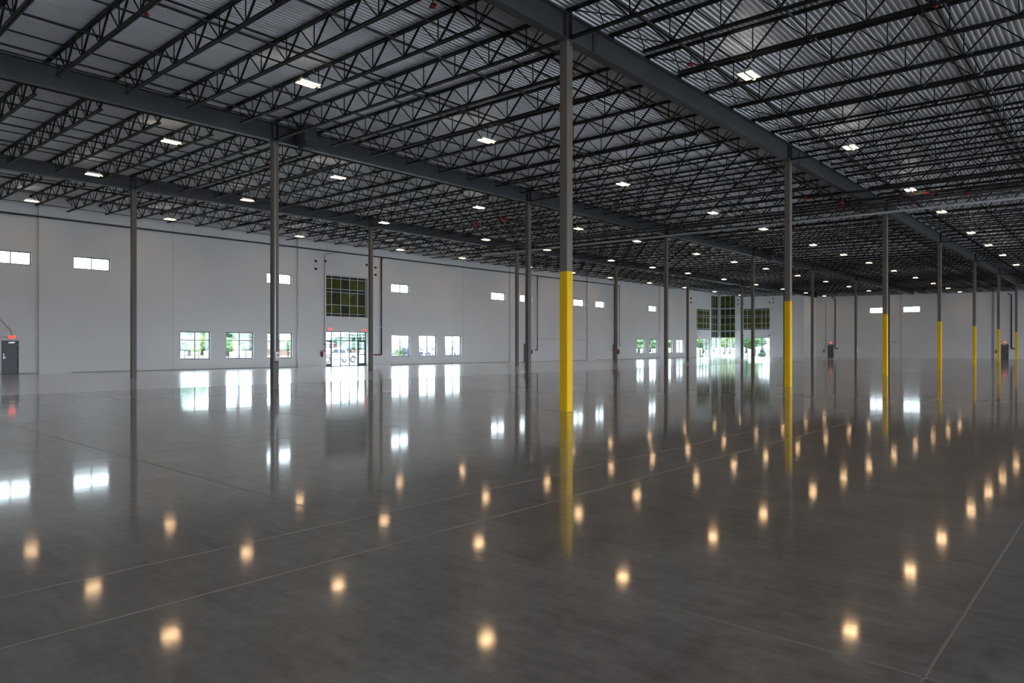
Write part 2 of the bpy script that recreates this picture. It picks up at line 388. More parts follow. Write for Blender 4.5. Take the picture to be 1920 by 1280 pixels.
# walls behind the camera: open dock doors and high windows on the right, sized for daylight
wr = bpy.data.objects.new('wall_right', None); COL.objects.link(wr); struct(wr, 'pale dock wall on the right, behind the camera')
DOCK = [(-17 + k * 4.6, -13.1 + k * 4.6, 0.0, 4.8) for k in range(30)] + [(-17 + k * 4.6, -13.1 + k * 4.6, 6.2, 7.7) for k in range(30)]
place('wall_panel', weld(wall_mesh('v', VR, VR - 0.28, UB, UF, -0.1, TOP, DOCK), 'wall_panel', M['wall']), wr)
wb = bpy.data.objects.new('wall_back', None); COL.objects.link(wb); struct(wb, 'pale wall behind the camera')
BACK = [(-14 + k * 14, -9.8 + k * 14, 0.0, 4.4) for k in range(4)]  # unseen back openings, added as fill light for the column faces
place('wall_panel', weld(wall_mesh('u', UB, UB - 0.28, VR, VOUT, -0.1, TOP, BACK), 'wall_panel', M['wall']), wb)
# dark baseboard along the foot of the wall
for a, b in segs:
    if b > 0:
        spans = [max(a, 0)] + sum(([d[0], d[1]] for d in DOORS_L if a < d[0] < b), []) + [b]
        for p, q in zip(spans[::2], spans[1::2]):
            struct(MB().box(-VW, -VW + 0.02, p, q, 0.0, 0.07).build('baseboard_left', M['caulk'], wl))

# ------------------------------------------------------------------ windows, glazing, doors
wn = [0]
def portal(kind, plane, a0, a1, z0, z1): PORTALS.append((kind, plane, a0, a1, z0, z1))
def glazing(label, kind, plane, a0, a1, z0, z1, ca, rz, fm, pane_m, fw=0.06, mw=0.05, depth=0.12, skip=(), open_=True, thick_edge=True):
    """frame with mullions at the positions ca, transoms at the heights rz, a pane in each cell"""
    wn[0] += 1
    def bx(mb, p, q, r, s, d0, d1):
        if kind == 'v': return mb.box(-plane - d1, -plane - d0, p, q, r, s)
        return mb.box(-q, -p, plane + d0, plane + d1, r, s)
    d0, d1 = 0.10, 0.10 + depth
    mb = MB()
    bx(mb, a0, a1, z0, z0 + fw, d0, d1); bx(mb, a0, a1, z1 - fw, z1, d0, d1)
    bx(mb, a0, a0 + fw, z0 + fw, z1 - fw, d0, d1); bx(mb, a1 - fw, a1, z0 + fw, z1 - fw, d0, d1)
    root = struct(mb.build('window_%d' % wn[0], fm), label)
    for c in ca: bx(MB(), c - mw / 2, c + mw / 2, z0 + fw, z1 - fw, d0 + 0.01, d1 - 0.01).build('mullion', fm, root)
    for c in rz: bx(MB(), a0 + fw, a1 - fw, c - mw / 2, c + mw / 2, d0 + 0.015, d1 - 0.015).build('transom', fm, root)
    As = [a0] + list(ca) + [a1]; Zs = [z0] + list(rz) + [z1]
    for i in range(len(As) - 1):
        for j in range(len(Zs) - 1):
            if (i, j) in skip: continue
            m = pane_m(i, j) if callable(pane_m) else pane_m
            bx(MB(), As[i] + 0.02, As[i + 1] - 0.02, Zs[j] + 0.02, Zs[j + 1] - 0.02, d0 + depth / 2 - 0.004, d0 + depth / 2 + 0.004).build('pane', m, root)
    if open_: portal(kind, plane + 0.29, a0, a1, z0, z1)
    return root
cl_where = ['cut by the left edge of the photo', 'above and left of the nearest far column', 'behind the column with the switch box', 'right of the tall olive glazing',
            'left of the first dark conduit drop', 'half hidden by a grey column', 'right of the nearest yellow column', 'second to the right of the nearest yellow column', 'above the small far lower windows']
for (a, b), w in zip(CLER, cl_where):
    glazing('bright high two-pane window ' + w, 'v', VW, a, b, *CL, [(a + b) / 2], [], M['frame'], M['glass'])
lw = ['leftmost, with a lime green young tree', 'second from left, with a utility pole outside', 'behind the column with the switch box', 'with two clipped shrubs outside, right of the entrance', 'with violet flowers outside',
      'rightmost of the three right of the entrance', 'first of the far four, full of greenery', 'second of the far four', 'third of the far four, beside a column', 'last of the far four']
for (a, b), w in zip(LOWW, lw):
    glazing('low four-pane window ' + w, 'v', VW, a, b, *LOW, [(a + b) / 2], [2.22], M['frame'], M['glass'])
for (a, b), w in zip(FW, ('half behind a yellow column', 'on the far wall, clear of columns')):
    glazing('bright high two-pane window ' + w, 'u', UF, a, b, 7.26, 8.17, [(a + b) / 2], [], M['frame'], M['glass'])
# first entrance: olive upper glazing, storefront below
e0, e1 = ENT
c5 = [e0 + (e1 - e0) * f for f in (0.175, 0.39, 0.60, 0.80)]
rows = [4.36 + 3.61 * f for f in (0.075, 0.29, 0.60, 0.675, 0.925)]
rnd = random.Random(3)
def olive(i, j): return M['black'] if j in (0, 3, 5) else (M['olive2'] if (i + j) % 3 == 0 else M['olive'])
glazing('tall olive green spandrel glazing above the glass entrance', 'v', VW - 0.05, e0, e1, 4.36, 7.97, c5, rows, M['alum'], olive, open_=False)
glazing('glass storefront entrance with a white pickup outside', 'v', VW - 0.05, e0, e1, 0.0, 3.08, c5, [2.28, 2.53, 2.80], M['frame'], M['glass'], fw=0.07, mw=0.055, skip=((0, 0), (4, 0)))
# corner entrance
glazing('olive green glazing left of the far glass corner', 'v', VOUT, 108.6, 115.5, 4.7, 8.35, [110.9, 113.2, 114.4], [4.95, 5.9, 6.95, 7.25, 8.1], M['alum'], lambda i, j: M['black'] if j in (0, 3, 5) else M['olive'], open_=False, mw=0.08)
glazing('glass storefront with a door left of the far glass corner', 'v', VOUT, 108.6, 115.5, 0.0, 3.2, [110.6, 111.9, 113.0, 114.2], [2.35, 2.62, 2.9], M['frame'], M['glass'], mw=0.06)
mixg = lambda i, j: M['glass'] if j < 4 else (M['olive2'] if j % 2 == 0 else M['olive'])
hz = [0.95, 2.35, 2.75, 3.4, 4.6, 5.8, 7.0, 7.35, 8.55]
glazing('left face of the tall glass corner', 'v', VOUT, 116.05, 118.8, 0.0, 10.9, [116.9, 117.8], hz, M['alum'], mixg, mw=0.09, open_=False)
glazing('right face of the tall glass corner', 'u', UE, 52.85, 55.65, 0.0, 10.9, [53.8, 54.75], hz, M['alum'], mixg, mw=0.07, open_=False)
portal('v', VOUT + 0.29, 116.05, 118.8, 0, 3.4); portal('u', UE + 0.29, 52.85, 55.65, 0, 3.4)
glazing('olive green glazing right of the far glass corner', 'u', UE, 46.64, 51.38, 4.75, 8.45, [47.35, 48.05, 49.3, 50.65], [5.0, 5.85, 6.95, 7.25, 8.2], M['alum'], lambda i, j: M['black'] if j in (0, 3, 5) else M['olive'], open_=False, mw=0.07)
glazing('glass storefront right of the far glass corner', 'u', UE, 46.64, 51.38, 0.0, 3.32, [47.35, 48.05, 49.3, 50.65], [0.95, 2.35, 2.65, 2.95], M['frame'], M['glass'], mw=0.06)
# mullion post of the glass corner and its light bands
tr = struct(MB().box(-VOUT - 0.1, -VOUT + 0.22, UE - 0.24, UE + 0.1, 0, 11.2).build('trim_1', M['alum']), 'pale post of the tall glass corner')
MB().box(-VOUT - 0.05, -VOUT + 0.16, 115.9, UE, 8.55, 8.7).box(-VOUT - 0.05, -VOUT + 0.16, 115.9, UE, 4.5, 4.65).build('band', M['alum'], tr)
MB().box(-VOUT, -52.2, UE - 0.16, UE + 0.02, 8.55, 8.7).box(-VOUT, -52.2, UE - 0.16, UE + 0.02, 4.5, 4.65).build('band', M['alum'], tr)

dn = [0]
def steel_door(label, kind, plane, a0, a1, h=2.1):
    dn[0] += 1
    def bx(mb, p, q, r, s, d0, d1):
        if kind == 'v': return mb.box(-plane - d1, -plane - d0, p, q, r, s)
        return mb.box(-q, -p, plane + d0, plane + d1, r, s)
    mb = MB()
    bx(mb, a0, a0 + 0.05, 0, h, -0.02, 0.16); bx(mb, a1 - 0.05, a1, 0, h, -0.02, 0.16); bx(mb, a0 + 0.05, a1 - 0.05, h - 0.05, h, -0.02, 0.16)
    root = struct(mb.build('door_%d' % dn[0], M['door_frame']), label)
    leaf = bx(MB(), a0 + 0.055, a1 - 0.055, 0.01, h - 0.055, 0.06, 0.11).build('door_leaf', M['door'], root)
    bx(bx(MB(), a0 + 0.1, a0 + 0.14, 0.98, 1.16, 0.045, 0.06), a0 + 0.1, a0 + 0.24, 1.03, 1.055, 0.01, 0.045).build('lever_handle', M['steel'], leaf)
    bx(MB(), a0 + 0.09, a0 + 0.15, 1.22, 1.28, 0.03, 0.06).build('deadbolt', M['steel'], leaf)
    bx(bx(MB(), (a0 + a1) / 2 - 0.08, (a0 + a1) / 2 + 0.22, h - 0.16, h - 0.09, 0.0, 0.06), (a0 + a1) / 2, (a0 + a1) / 2 + 0.26, h - 0.09, h - 0.075, -0.02, 0.0).build('door_closer', M['steel'], leaf)
    for z in (0.3, 1.05, 1.8): bx(MB(), a1 - 0.07, a1 - 0.05, z, z + 0.11, 0.045, 0.06).build('hinge', M['steel'], leaf)
    bx(MB(), a0, a1, 0, h, 0.165, 0.2).build('backing', M['black'], root)
    return root
steel_door('grey steel exit door at the left edge of the photo', 'v', VW, *DOORS_L[0])
steel_door('grey steel door half hidden behind two columns', 'v', VW, *DOORS_L[1])
steel_door('grey steel door just left of a column and extinguisher', 'v', VW, *DOORS_L[2])
steel_door('dark steel exit door on the far wall beside a conduit drop', 'u', UF, *FD[0])
steel_door('dark steel exit door on the far wall between yellow columns', 'u', UF, *FD[1])
def glass_door(label, kind, plane, a0, a1, h, hinge_right):
    dn[0] += 1
    def bx(mb, p, q, r, s, d0, d1):
        if kind == 'v': return mb.box(-plane - d1, -plane - d0, p, q, r, s)
        return mb.box(-q, -p, plane + d0, plane + d1, r, s)
    mb = MB(); w = 0.09
    bx(mb, a0, a0 + w, 0.01, h, 0.09, 0.16); bx(mb, a1 - w, a1, 0.01, h, 0.09, 0.16)
    bx(mb, a0 + w, a1 - w, h - w, h, 0.09, 0.16); bx(mb, a0 + w, a1 - w, 0.01, 0.26, 0.09, 0.16)
    root = struct(mb.build('door_%d' % dn[0], M['frame']), label)
    bx(MB(), a0 + w, a1 - w, 0.26, h - w, 0.12, 0.128).build('pane', M['glass'], root)
    bx(MB(), a0 + w, a1 - w, 0.98, 1.05, 0.06, 0.11).build('push_bar', M['frame'], root)
    bx(MB(), a0 + 0.1, a1 - 0.3, h - 0.05, h + 0.03, 0.03, 0.09).build('door_closer', M['frame'], root)
    return root
glass_door('left glass door of the storefront entrance', 'v', VW - 0.05, e0 + 0.06, c5[0] - 0.03, 2.25, False)
glass_door('right glass door of the storefront entrance', 'v', VW - 0.05, c5[3] + 0.03, e1 - 0.06, 2.25, True)
glass_door('glass door left of the far glass corner', 'v', VOUT - 0.05, 111.95, 112.95, 2.3, True)

# ------------------------------------------------------------------ girders
GIR = {'A': X0, 'B': X0 + S, 'C': X0 + 2 * S, 'Z': X0 - S}
row_name = {'A': 'yellow columns', 'B': 'middle column row', 'C': 'column row nearest the windows', 'Z': 'row right of the camera'}
GD, GW = 0.70, 0.27
STIFF = MB().box(0.012, GW / 2 - 0.01, -0.009, 0.009, 0.025, GD - 0.025).box(-GW / 2 + 0.01, -0.012, -0.009, 0.009, 0.025, GD - 0.025).mesh('stiffener', M['girder'])
SPL = MB().box(0.012, 0.035, -0.035, 0.035, 0.08, GD - 0.1).box(-0.035, -0.012, -0.035, 0.035, 0.08, GD - 0.1).mesh('splice_plate', M['pipe'])
cuts = [UB] + [Y0 + k * L + 1.35 for k in range(0, 8)]
cuts = [c for c in cuts if c < UF - 3] + [UF]
gcache = {}
for g, v in GIR.items():
    for k, (a, b) in enumerate(zip(cuts, cuts[1:])):
        if g == 'Z' and not in_view([(u, v, zb(v)) for u in np.linspace(a, b, 12)], 500, 500): continue
        where = ('over the %s column of the %s' % (ORD[k], row_name[g])) if Y0 + k * L < UF - 6 else 'reaching the far wall from the ' + row_name[g]
        t = thing('roof_girder', 'dark grey steel I-beam girder ' + where, 'girder', P(a, v, zb(v)), 'roof girders')
        ln = b - a - 0.012
        key = round(ln, 3)
        if key not in gcache:
            gcache[key] = [(n, MB().box(*q).mesh(n, M['girder'])) for n, q in (('bottom_flange', (-GW / 2, GW / 2, 0, ln, 0, 0.022)), ('web', (-0.009, 0.009, 0, ln, 0.022, GD - 0.022)), ('top_flange', (-GW / 2, GW / 2, 0, ln, GD - 0.022, GD)))]
        for n, me in gcache[key]: place(n, me, t)
        uc = Y0 + k * L - a
        if 0.3 < uc < ln - 0.2:
            for d in (-0.115, 0.115): place('stiffener', STIFF, t, (0, uc + d, 0))
        if b < UF - 1: place('splice_plate', SPL, t, (0, ln - 0.12, 0))

# ------------------------------------------------------------------ columns
W = 0.254; R_ = 0.028
def rsq(w, r, n=3):
    out = []
    for cx, cy, t0 in ((w / 2 - r, w / 2 - r, 0), (-w / 2 + r, w / 2 - r, 90), (-w / 2 + r, -w / 2 + r, 180), (w / 2 - r, -w / 2 + r, 270)):
        for i in range(n + 1):
            t = math.radians(t0 + 90 * i / n); out.append((cx + r * math.cos(t), cy + r * math.sin(t)))
    return out
PAINT = 3.68
col_me = {}
for g in 'ABC':
    v = GIR[g]; h = zb(v) - 0.02
    z0 = PAINT if g == 'A' else 0.0
    col_me[g] = MB().prism(rsq(W, R_), z0, h).mesh('shaft', M['column'])
PAINT_ME = MB().prism(rsq(W + 0.004, R_), 0.0, PAINT).mesh('painted_base', M['yellow'])
CAP_ME = MB().box(-0.15, 0.15, -0.19, 0.19, 0, 0.02).mesh('cap_plate', M['girder'])
TAB_ME = MB().box(-0.19, -0.127, -0.006, 0.006, -0.14, 0.0).box(0.127, 0.19, -0.006, 0.006, -0.14, 0.0).mesh('chord_tab', M['column'])
for g in 'ABC':
    v = GIR[g]
    for k in range(7):
        u = Y0 + k * L
        if not in_view([(u, v, z) for z in (0, 3, 6, 9)], 60, 60): continue
        if g == 'A': lab = 'square steel column with bright yellow base, %s nearest of its row' % ORD[k]
        elif g == 'B': lab = 'plain grey square steel column, %s nearest in the middle row' % ORD[k]
        else: lab = 'plain grey square steel column, %s nearest in the row by the windows' % ORD[k]
        t = thing('steel_column', lab, 'column', P(u, v, 0), 'roof columns')
        place('shaft', col_me[g], t)
        if g == 'A': place('painted_base', PAINT_ME, t)
        place('cap_plate', CAP_ME, t, (0, 0, zb(v) - 0.02))
        place('chord_tab', TAB_ME, t, (0, 0, zb(v) - 0.03))
        place('isolation_joint', DIAM_ME, floor, P(u, v, 0))

# ------------------------------------------------------------------ open-web joists
def shear(mb): mb.v = [(x, y, z - x * SL) for x, y, z in mb.v]; return mb       # local x = -distance from the right-hand girder
def chord(x0, x1, z0, z1):
    return shear(MB().box(x1, x0, -0.062, -0.012, z0, z1).box(x1, x0, 0.012, 0.062, z0, z1))
TC0, TC1, BC0, BC1 = 0.762, 0.828, 0.03, 0.088
def joist_parts(span, full):
    e = 1.38
    far = 1.95                                             # the bottom chord runs on past its last node at the left end
    n = round((span - e - far) / 1.5); sp = (span - e - far) / n
    bots = [e + i * sp for i in range(n + 1)]
    parts = [('top_chord', chord(-0.03, -(span - 0.03), TC0, TC1))]
    parts.append(('seat', shear(MB().box(-0.16, -0.03, -0.06, 0.06, 0.70, TC0).box(-(span - 0.03), -(span - 0.16), -0.06, 0.06, 0.70, TC0))))
    b0, b1 = (0.14, span - 0.14) if full else (e - 0.12, span - 1.15)
    parts.append(('bottom_chord', chord(-b0, -b1, BC0, BC1)))
    zt, zl = TC0 + 0.02, BC1 - 0.02
    webs = []
    for i, b in enumerate(bots):
        webs.append(('web_vertical', [(b, zl), (b, zt)], 0.026))
        if i < n:
            m = b + sp / 2
            webs.append(('web_diagonal', [(b, zl), (m, zt)], 0.030))
            webs.append(('web_diagonal', [(b + sp, zl), (m, zt)], 0.046))
    webs.append(('web_diagonal', [(bots[0], zl), (0.16, zt)], 0.026)); webs.append(('web_diagonal', [(bots[0], zl), (0.72, zt)], 0.026))
    webs.append(('web_diagonal', [(bots[-1], zl), (span - 0.16, zt)], 0.026)); webs.append(('web_diagonal', [(bots[-1], zl), (span - 1.25, zt)], 0.04)); webs.append(('web_diagonal', [(span - 1.2, zl), (span - 0.95, zt)], 0.022))
    return parts, webs
jm = {}
def joist_meshes(span, full):
    key = (round(span, 2), full)
    if key not in jm:
        parts, webs = joist_parts(span, full)
        P_ = [(n, mb.mesh(n, M['joist'])) for n, mb in parts]
        allw = MB(); W_ = []
        for n, ((a, za), (b, zb_)), w in webs:
            one = shear(MB().bar((-a, 0, za), (-b, 0, zb_), w, w, up=(0, 1, 0)))
            k = len(allw.v); allw.v += one.v; allw.f += [tuple(k + i for i in f) for f in one.f]
            W_.append((n, one.mesh(n, M['joist'])))
        jm[key] = (P_, allw.mesh('web', M['joist']), W_)
    return jm[key]
BAYS = [('Z', X0 - S, S, 'right of yellow columns'), ('A', X0, S, 'left of yellow columns'), ('B', X0 + S, S, 'in the middle bay'), ('C', X0 + 2 * S, VW - X0 - 2 * S, 'in the window-wall bay')]
cand = []
for g, v0, span, where in BAYS:
    for j in range(-24, 60):
        u = Y0 + j * JS
        if u < UB + 1 or u > UF - 0.4: continue
        pts = [(u, v0 + span * f, zb(v0 + span * f) + h) for f in np.linspace(0.02, 0.98, 9) for h in (0.05, 0.8)]
        if not in_view(pts): continue
        d = min(math.hypot(u, q[1]) + (0 if in_view([q], 0, 0) else 60) for q in pts)
        cand.append((d, g, v0, span, where, j, u))
cand.sort()
NJ = 40
for rank, (d, g, v0, span, where, j, u) in enumerate(cand):
    row, k = divmod(j, 8)
    if j < 0: lab = 'black open-web roof joist, %s before the nearest column row, %s' % (ORD[-j - 1], where)
    elif k == 0: lab = 'black open-web roof joist tied to the %s column row, %s' % (ORD[row], where)
    else: lab = 'black open-web roof joist, %s past the %s column row, %s' % (ORD[k - 1], ORD[row], where)
    t = thing('roof_joist', lab, 'joist', P(u, v0, zb(v0)), 'open-web roof joists')
    P_, wall_web, W_ = joist_meshes(span, k == 0)
    for n, me in P_: place(n, me, t)
    if rank < NJ:
        for n, me in W_: place(n, me, t)
    else: place('web', wall_web, t)

# bridging angles along U, tied to the joist chords
for g, v0, span, where in BAYS:
    for f, w in ((0.14, 'near its right girder'), (0.5, 'along its middle'), (0.86, 'near its left side')):
        v = v0 + span * f
        if g == 'Z' and f < 0.5: continue
        t = thing('joist_bridging', 'thin black bridging line %s, %s' % (where, w), 'bridging', P(UB + 1, v, zb(v)), 'joist bridging lines')
        ue = (UE if v > 40 else UF) - UB - 1.3
        MB().box(-0.02, 0.02, 0, ue, TC0 - 0.045, TC0 - 0.005).build('upper_angle', M['joist'], t)
        MB().box(-0.018, 0.018, 0, ue, BC1 + 0.004, BC1 + 0.04).build('lower_angle', M['joist'], t)

# ------------------------------------------------------------------ high bay lights
LU = [-0.17, 0.335, 0.96, 1.595, 2.085, 2.72, 3.22, 3.72, 4.32, 4.95, 5.565, 6.175, 6.73]
LV = [-0.183, 0.54, 1.225, 1.84, 2.56]
lw_ = ['right of the yellow columns', 'first row left of the yellow columns', 'second row left of the yellow columns', 'fourth row from the right', 'row nearest the window wall']
HOUS = MB().box(-0.055, 0.055, -0.30, 0.30, 0.0, 0.085).box(-0.235, 0.235, -0.325, 0.325, 0.0, 0.03)
HOUS.box(-0.235, -0.215, -0.325, 0.325, -0.02, 0.0).box(0.215, 0.235, -0.325, 0.325, -0.02, 0.0).box(-0.035, 0.035, -0.325, 0.325, -0.02, 0.0)
HOUS_ME = HOUS.mesh('housing', M['housing'])
def plate(w, l, z, up):
    q = MB(); q.v = [(-w, -l, z), (w, -l, z), (w, l, z), (-w, l, z)]; q.f = [(0, 1, 2, 3)]; return q
LENS = plate(0.085, 0.31, -0.012, False).mesh('lens', M['lens'])
GLOW = plate(0.06, 0.28, 0.034, True).mesh('top_lens', M['glow'])
SENS = MB().tube([(0, 0, -0.05), (0, 0, 0.01)], 0.045, 10).mesh('sensor', M['sensor'])
BRACK = MB().box(-0.05, 0.05, 0.30, 0.40, 0.005, 0.03).mesh('sensor_arm', M['housing'])
CAB = MB().tube([(0, -0.28, 0.03), (0, -0.1, DECK - 0.02)], 0.006, 5).tube([(0, 0.28, 0.03), (0, 0.1, DECK - 0.02)], 0.006, 5).mesh('hanging_wire', M['steel'])
for a, fv in enumerate(LV):
    n = 0
    for fu in LU:
        u, v = Y0 + fu * L, X0 + fv * S
        z = zb(v)
        if not in_view([(u, v, z)], 250, 200): continue
        t = thing('high_bay_light', 'lit twin-panel high bay light, %s nearest, %s' % (ORD[n], lw_[a]), 'ceiling light', P(u, v, z), 'high bay lights')
        n += 1
        place('housing', HOUS_ME, t); place('lens', LENS, t, (-0.125, 0, 0)); place('lens', LENS, t, (0.125, 0, 0))
        place('top_lens', GLOW, t, (-0.14, 0, 0)); place('top_lens', GLOW, t, (0.14, 0, 0))
        place('sensor_arm', BRACK, t); place('sensor', SENS, t, (0, 0.385, 0.01)); place('hanging_wire', CAB, t)

# ------------------------------------------------------------------ sprinkler pipes
def pipe_u(v, off, u0, u1, r, label, m='pipe', heads=True):
    t = thing('sprinkler_pipe', label, 'pipe', P(u0, v, zb(v) + off), 'sprinkler branch pipes')
    smooth(MB().tube([(0, 0, 0), (0, u1 - u0, 0)], r, 8).build('pipe_run', M[m], t))
    return t
SPRV = [(3.5, 'far right'), (6.6, 'right'), (9.6, 'just right of the yellow columns'), (12.7, 'just left of the yellow columns'), (15.65, 'second left of the yellow columns'), (18.65, 'third left of the yellow columns'), (22.0, 'fourth left of the yellow columns'),
        (24.78, 'beside the middle girder'), (28.2, 'left of the middle girder'), (31.0, 'second left of the middle girder'), (34.2, 'third left of the middle girder'), (37.2, 'fourth left of the middle girder'), (42.6, 'left of the window-side girder'), (46.0, 'second left of the window-side girder'), (49.3, 'nearest the window wall')]
HEAD = MB().tube([(0, 0, -0.05), (0, 0, 0.0)], 0.022, 6).tube([(0, 0, -0.12), (0, 0, -0.05)], 0.01, 6).tube([(0, 0, -0.125), (0, 0, -0.12)], 0.03, 8).mesh('sprinkler_head', M['steel'])
HANG = MB().box(-0.05, 0.05, -0.012, 0.012, -0.05, 0.05).box(-0.006, 0.006, -0.006, 0.006, 0.05, 0.24).mesh('pipe_hanger', M['steel'])
for v, w in SPRV:
    t = pipe_u(v, 0.60, UB + 1, (UE if v > 40 else UF) - 0.6, 0.038, 'black sprinkler branch pipe under the roof deck, ' + w)
    for k in range(12):
        u = 4.5 + k * 3.05
        if u > 38: break
        if in_view([(u, v, zb(v) + 0.6)], 40, 40): place('sprinkler_head', HEAD, t, (0, u - UB - 1, -0.03))
# red sprinkler couplings that hang from the joists
for i, (px_, py_, w) in enumerate(((267, 35, 'at the top left'), (1739, 13, 'at the top right'), (1027, 283, 'left of the nearest yellow column'), (767, 32, 'at the top centre'), (1315, 115, 'left of the brightest light'))):
    x = (px_ - 960) / FPX; d = (CY + x * SY, SY - x * CY, (HORIZON - py_) / FPX)
    tt = (9.75 - X0 * SL + 0.2 - EYE) / (d[2] - d[1] * SL); u, v = tt * d[0], tt * d[1]
    v = min((q[0] for q in SPRV), key=lambda q: abs(q - v)); z = zb(v) + 0.2
    t = thing('red_pipe_coupling', 'small red sprinkler drop hanging below a joist ' + w, 'sprinkler', P(u, v, z), 'red sprinkler drops')
    MB().tube([(0, 0, 0.0), (0, 0, 0.352)], 0.016, 6).build('drop_pipe', M['pipe'], t)
    smooth(MB().tube([(0, 0, -0.06), (0, 0, -0.04), (0, 0, 0.05), (0, 0, 0.08)], [0.03, 0.06, 0.06, 0.03], 10).build('coupling', M['red'], t))
    MB().tube([(-0.11, 0, 0.0), (0.11, 0, 0.0)], 0.035, 8).build('red_tee', M['red'], t)
# cross mains along V
def main_v(u, v0, v1, z0, z1, r, label, m='pipe', ends=True, couplings=()):
    t = thing('sprinkler_main', label, 'pipe', P(u, v0, z0))
    sl = (z1 - z0) / (v1 - v0)
    smooth(MB().tube([(0, 0, 0), (-(v1 - v0), 0, z1 - z0)], r, 10).build('pipe_run', M[m], t))
    if ends: smooth(MB().tube([(-(v1 - v0) + 0.02, 0, z1 - z0), (-(v1 - v0) - 0.14, 0, z1 - z0 + 0.0)], r * 1.35, 10).build('red_cap', M['red'], t))
    for c in couplings: smooth(MB().tube([(-(c - v0) - 0.09, 0, (c - v0) * sl), (-(c - v0) + 0.09, 0, (c - v0) * sl)], r * 1.25, 10).build('coupling', M['red'], t))
    v = v0 + 1.2
    while v < v1:
        z = z0 + (v - v0) * sl; top = zb(v) + 0.05
        if abs(((v - X0) / S) - round((v - X0) / S)) > 0.04:
            MB().box(-(v - v0) - 0.012, -(v - v0) + 0.012, -0.012, 0.012, z - z0, max(top - z0, z - z0 + 0.2)).build('hanger_rod', M['steel'], t)
        v += 3.4
    return t
main_v(38.3, -8.0, 13.0, 9.30, 9.66, 0.075, 'black sprinkler main with a red end, first of the crossing pipes', couplings=(3.0,))
main_v(40.6, -8.0, 14.8, 9.30, 9.68, 0.09, 'thick black sprinkler main with red couplings, second crossing pipe', couplings=(2.4, 7.8, 11.9))
main_v(42.0, -8.0, 40.0, 9.30, 10.02, 0.075, 'long black sprinkler main, third of the crossing pipes', couplings=(6.3, 12.5))
main_v(43.2, -8.0, 43.0, 9.32, 10.08, 0.06, 'long black pipe just before the grey crossing pipe', couplings=(9.0,))
main_v(44.9, -8.0, 43.6, 9.36, 9.90, 0.065, 'long pale grey pipe crossing the hall under the girders', 'grey_pipe', ends=False)
# mains along U by the middle rows, with red fittings
for v, a, b, w in ((30.6, 33.6, 41.7, 'nearer'), (33.2, 34.0, 41.7, 'farther')):
    t = thing('sprinkler_main', 'black sprinkler main with a red valve end, %s of two before the grey pipe' % w, 'pipe', P(a, v, zb(v) - 0.1))
    smooth(MB().tube([(0, 0, 0), (0, b - a, -0.02)], 0.075, 10).build('pipe_run', M['pipe'], t))
    smooth(MB().tube([(0, -0.45, 0), (0, 0.05, 0)], 0.11, 10).build('red_valve', M['red'], t))
    MB().box(-0.01, 0.01, 2, 2.02, 0, DECK + 0.1).box(-0.01, 0.01, 7, 7.02, 0, DECK + 0.1).build('hanger_rod', M['steel'], t)

# ------------------------------------------------------------------ pipes, signs and fittings on the walls
t = thing('wall_pipe', 'long dark pipe along the head of the window wall', 'pipe', P(0, VW - 0.42, 9.95))
smooth(MB().tube([(0, -20, 0), (0, 80, 0.06)], 0.06, 8).build('pipe_run', M['pipe'], t))
for k in range(28):
    u = -14 + k * 3.4
    MB().box(-0.42, 0.0, u - 0.015, u + 0.015, 0.05, 0.08).build('bracket', M['pipe'], t)
def riser(u, v, z0, z1, r, label, m='pipe', foot=0.4, side=1, redtop=True, redfoot=True):
    t = thing('pipe_riser', label, 'pipe', P(u, v, z0))
    smooth(MB().tube([(0, 0, 0.12), (0, 0, z1 - z0)], r, 8).build('pipe_run', M[m], t))
    smooth(MB().tube([(0, side * 0.12, 0.0), (0, side * 0.03, 0.02), (0, 0, 0.12)], r * 1.25, 8).build('elbow', M['red' if redfoot else m], t))
    smooth(MB().tube([(0, side * 0.12, 0.0), (0, side * foot, 0.0)], r, 8).build('foot_pipe', M['red' if redfoot else m], t))
    if redtop: smooth(MB().tube([(0, 0, z1 - z0 - 0.12), (0, 0.03, z1 - z0 - 0.02), (0, 0.14, z1 - z0)], r * 1.3, 8).build('top_elbow', M['red'], t))
    for z in (2.5, 5.5):
        if z < z1 - z0: MB().box(-r - 0.01, r + 0.01, -r - 0.03, r + 0.03, z, z + 0.04).build('pipe_clamp', M['steel'], t)
    return t
riser(40.03, VW - 0.42, 1.0, 9.87, 0.065, 'black riser pipe with red elbows right of the entrance', foot=0.85, side=-1)
riser(62.75, VW - 0.30, 1.35, 9.95, 0.05, 'dark pipe drop with a copper-red foot behind the yellow column', foot=0.4, side=-1, redtop=False)
riser(78.75, VW - 0.36, 1.3, 9.98, 0.05, 'dark pipe drop left of a column, left of a pair', foot=0.6, side=-1, redtop=False)
riser(79.15 + 0.9, VW - 0.36, 1.9, 9.98, 0.04, 'dark pipe drop left of a column, right of a pair', foot=0.4, side=1, redtop=False, redfoot=False)
t = thing('pipe_riser', 'thin dark red conduit left of the entrance', 'pipe', P(34.02, VW - 0.34, 1.35))
smooth(MB().tube([(0, 0, 0), (0, 0, 8.2), (0, 0.08, 8.32), (0, 0.9, 8.5)], 0.022, 6).build('pipe_run', M['red'], t))
MB().box(-0.03, 0.03, -0.06, 0.06, 0.55, 0.67).box(-0.03, 0.03, -0.06, 0.06, -0.05, 0.05).build('pull_box', M['red'], t)
